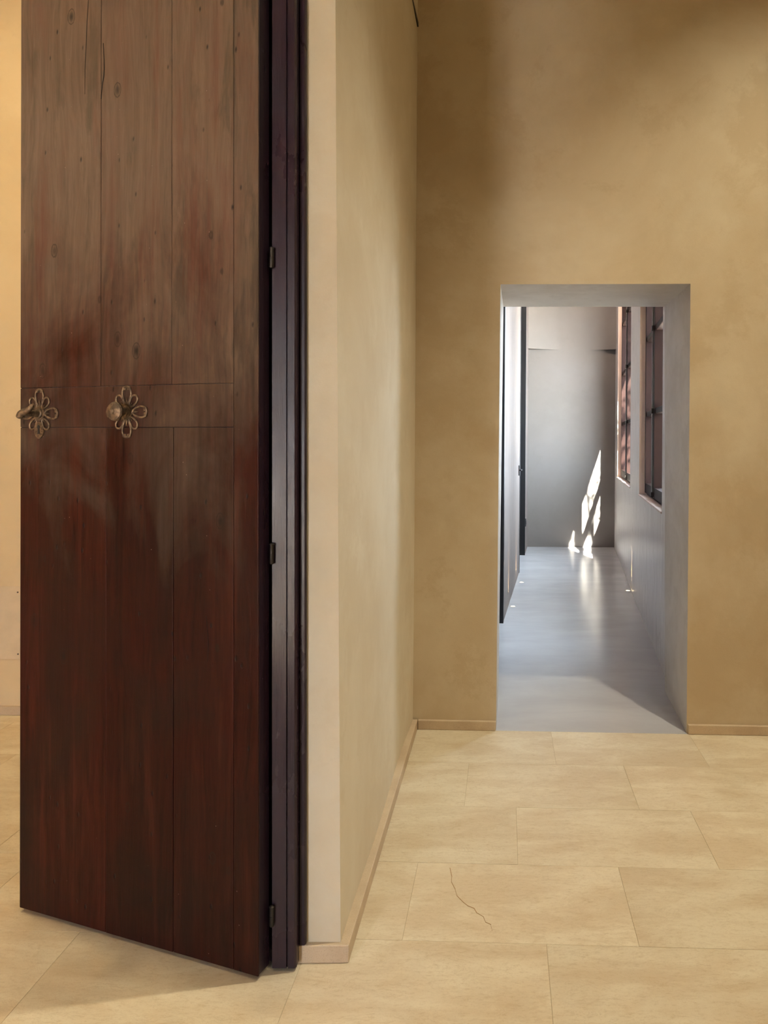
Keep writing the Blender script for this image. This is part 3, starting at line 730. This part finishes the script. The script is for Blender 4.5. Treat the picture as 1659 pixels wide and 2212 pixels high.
# ------------------------------------------------------------------ recessed uplights in the corridor floor
def uplight(x, y, label, wall):
    c = G(x, y); o = tag(empty('floor_uplight', (c.x, c.y, 0)), label, 'light', group='recessed corridor uplights')
    mb = MB(); seg = 28
    rings = [(0.026, -0.02), (0.026, 0.0012), (0.024, 0.002), (0.0185, 0.0018), (0.018, -0.004)]
    vs = [(c.x + r * math.cos(2 * math.pi * k / seg), c.y + r * math.sin(2 * math.pi * k / seg), z) for r, z in rings for k in range(seg)]
    mb.add(vs, [(i * seg + k, i * seg + (k + 1) % seg, (i + 1) * seg + (k + 1) % seg, (i + 1) * seg + k) for i in range(4) for k in range(seg)])
    mb.build('trim_ring', 'steel', o, smooth=True)
    MB().lathe((c.x, c.y, -0.004), (0, 0, 1), [(0, 0.0182), (0.004, 0.0182), (0.005, 0.012)], 24).build('lens', 'led', o)
    W0_, d_, n_ = (WL0, dL, nL) if wall == 'l' else (WR0, dR, nR)
    gap_ = -(Vector((c.x, c.y, 0)) - W0_).dot(n_)          # distance from the lens centre to the wall
    q = Vector((c.x, c.y, 0)) + n_ * (gap_ - 0.011)
    light('uplight_lamp', 'SPOT', (q.x, q.y, 0.008), 450 if wall == 'l' else 220, (1.0, 0.72, 0.36), target=(q.x, q.y, 2), spot_size=math.radians(13), spot_blend=0.6, shadow_soft_size=0.004)
uplight(1108, 1310, 'lit round floor uplight by the stucco wall, closest to the doorway', 'l')
uplight(1127, 1258, 'lit round floor uplight beside the dark recessed corridor door', 'l')
uplight(1356.5, 1276, 'lit round floor uplight under the corridor windows', 'r')

# black double socket low on the corridor wall
c0 = tL(9.98)
so = tag(empty('wall_socket', WL0 + dL * c0 + Vector((0, 0, 0.40))), 'small black wall socket beyond the dark corridor door', 'socket')
MB().box(c0 - 0.04, c0 + 0.04, 0.355, 0.455, -0.010, 0.0, WL0, dL, nL).build('cover_plate', 'socket', so, bevel=0.002, segs=1)
MB().box(c0 - 0.025, c0 + 0.025, 0.38, 0.43, -0.0125, -0.0095, WL0, dL, nL).build('insert', 'black', so, bevel=0.001, segs=1)

# slim black rail high on the plaster wall, ending at the room corner
p0, p1 = at(901.5, 58, 3.845), at(888.5, 0, 3.845)
zr_ = at(901.5, 57, 3.84).z
x_far = -0.336
mb = MB()
ya, yb = 2.30, 3.846
def wx(y): t = (y - y0w) / (y1w - y0w); return xc0 + (xc1 - xc0) * t - 0.012 * 3.5 * (1 - t) ** 1.5
q = [(wx(ya) - 0.004, ya), (wx(ya) + 0.010, ya), (wx(yb) + 0.008, yb), (wx(yb) - 0.004, yb)]
mb.prism([Vector((x, y, zr_)) for x, y in q], [Vector((x, y, zr_ + 0.022)) for x, y in q])
tag(mb.build('wall_rail', 'black', bevel=0.001, segs=1), 'slim black metal rail high on the pale plaster wall', 'rail')

# ------------------------------------------------------------------ outside
rt = random.Random(11)
tr = tag(empty('tree', (2.71, 6.66, -0.05)), 'slender leafy tree in the courtyard outside the corridor windows', 'tree')
mb = MB().tube([(2.71, 6.66, -0.05), (2.69, 6.68, 1.5), (2.64, 6.72, 2.8), (2.51, 6.78, 3.7), (2.37, 6.84, 4.5), (2.27, 6.88, 5.3)], [0.07, 0.06, 0.05, 0.04, 0.028, 0.012], 10)
tips = []
for k in range(11):
    z0 = 2.9 + 0.2 * k; b0 = Vector((2.62 - 0.14 * (z0 - 2.9), 6.72 + 0.05 * (z0 - 2.9), z0)); an = k * 2.4
    e = b0 + Vector((math.cos(an) * 0.55, math.sin(an) * 0.55, 0.45)); e.x = max(e.x, 2.10); mid_ = (b0 + e) / 2 + Vector((0, 0, 0.08))
    mb.tube([b0, mid_, e], [0.02, 0.014, 0.006], 6); tips += [mid_, e, (mid_ + e) / 2, e + Vector((0, 0, 0.12))]
mb.build('trunk', 'bark', tr, smooth=True)
mb = MB()
for t_ in tips:
    for k in range(7):
        c_ = t_ + Vector((rt.gauss(0, 0.14), rt.gauss(0, 0.14), rt.gauss(0, 0.14))); c_.x = max(c_.x, 2.10 + 0.1 * rt.random()); a_ = rt.uniform(0, 6.28); el = rt.uniform(-0.6, 0.6)
        u = Vector((math.cos(a_) * math.cos(el), math.sin(a_) * math.cos(el), math.sin(el))); v = u.cross(Vector((rt.uniform(-1, 1), rt.uniform(-1, 1), 1))).normalized(); n_ = u.cross(v) * 0.006
        L_, W_ = rt.uniform(0.05, 0.085), rt.uniform(0.020, 0.034)
        mb.add([c_ - u * L_, c_ + v * W_ + n_, c_ + u * L_, c_ - v * W_ + n_, c_ - n_], [(0, 4, 1), (1, 4, 2), (2, 4, 3), (3, 4, 0), (0, 1, 2, 3)])
tag(mb.build('foliage', 'leaf', tr), kind='stuff')
gr = MB().prism([Vector((2.0, 4.4, -0.3)), Vector((30, 4.4, -0.3)), Vector((30, 40, -0.3)), Vector((2.0, 40, -0.3))], [Vector((2.0, 4.4, -0.05)), Vector((30, 4.4, -0.05)), Vector((30, 40, -0.05)), Vector((2.0, 40, -0.05))])
struct(gr.build('ground', 'pave'), 'courtyard paving outside the corridor windows', 'ground')
struct(MB().prism([Vector((-30, -30, -0.3)), Vector((30, -30, -0.3)), Vector((30, -3.0, -0.3)), Vector((-30, -3.0, -0.3))], [Vector((-30, -30, -0.13)), Vector((30, -30, -0.13)), Vector((30, -3.0, -0.13)), Vector((-30, -3.0, -0.13))]).build('street', 'pave'), 'street paving outside the entrance', 'ground')
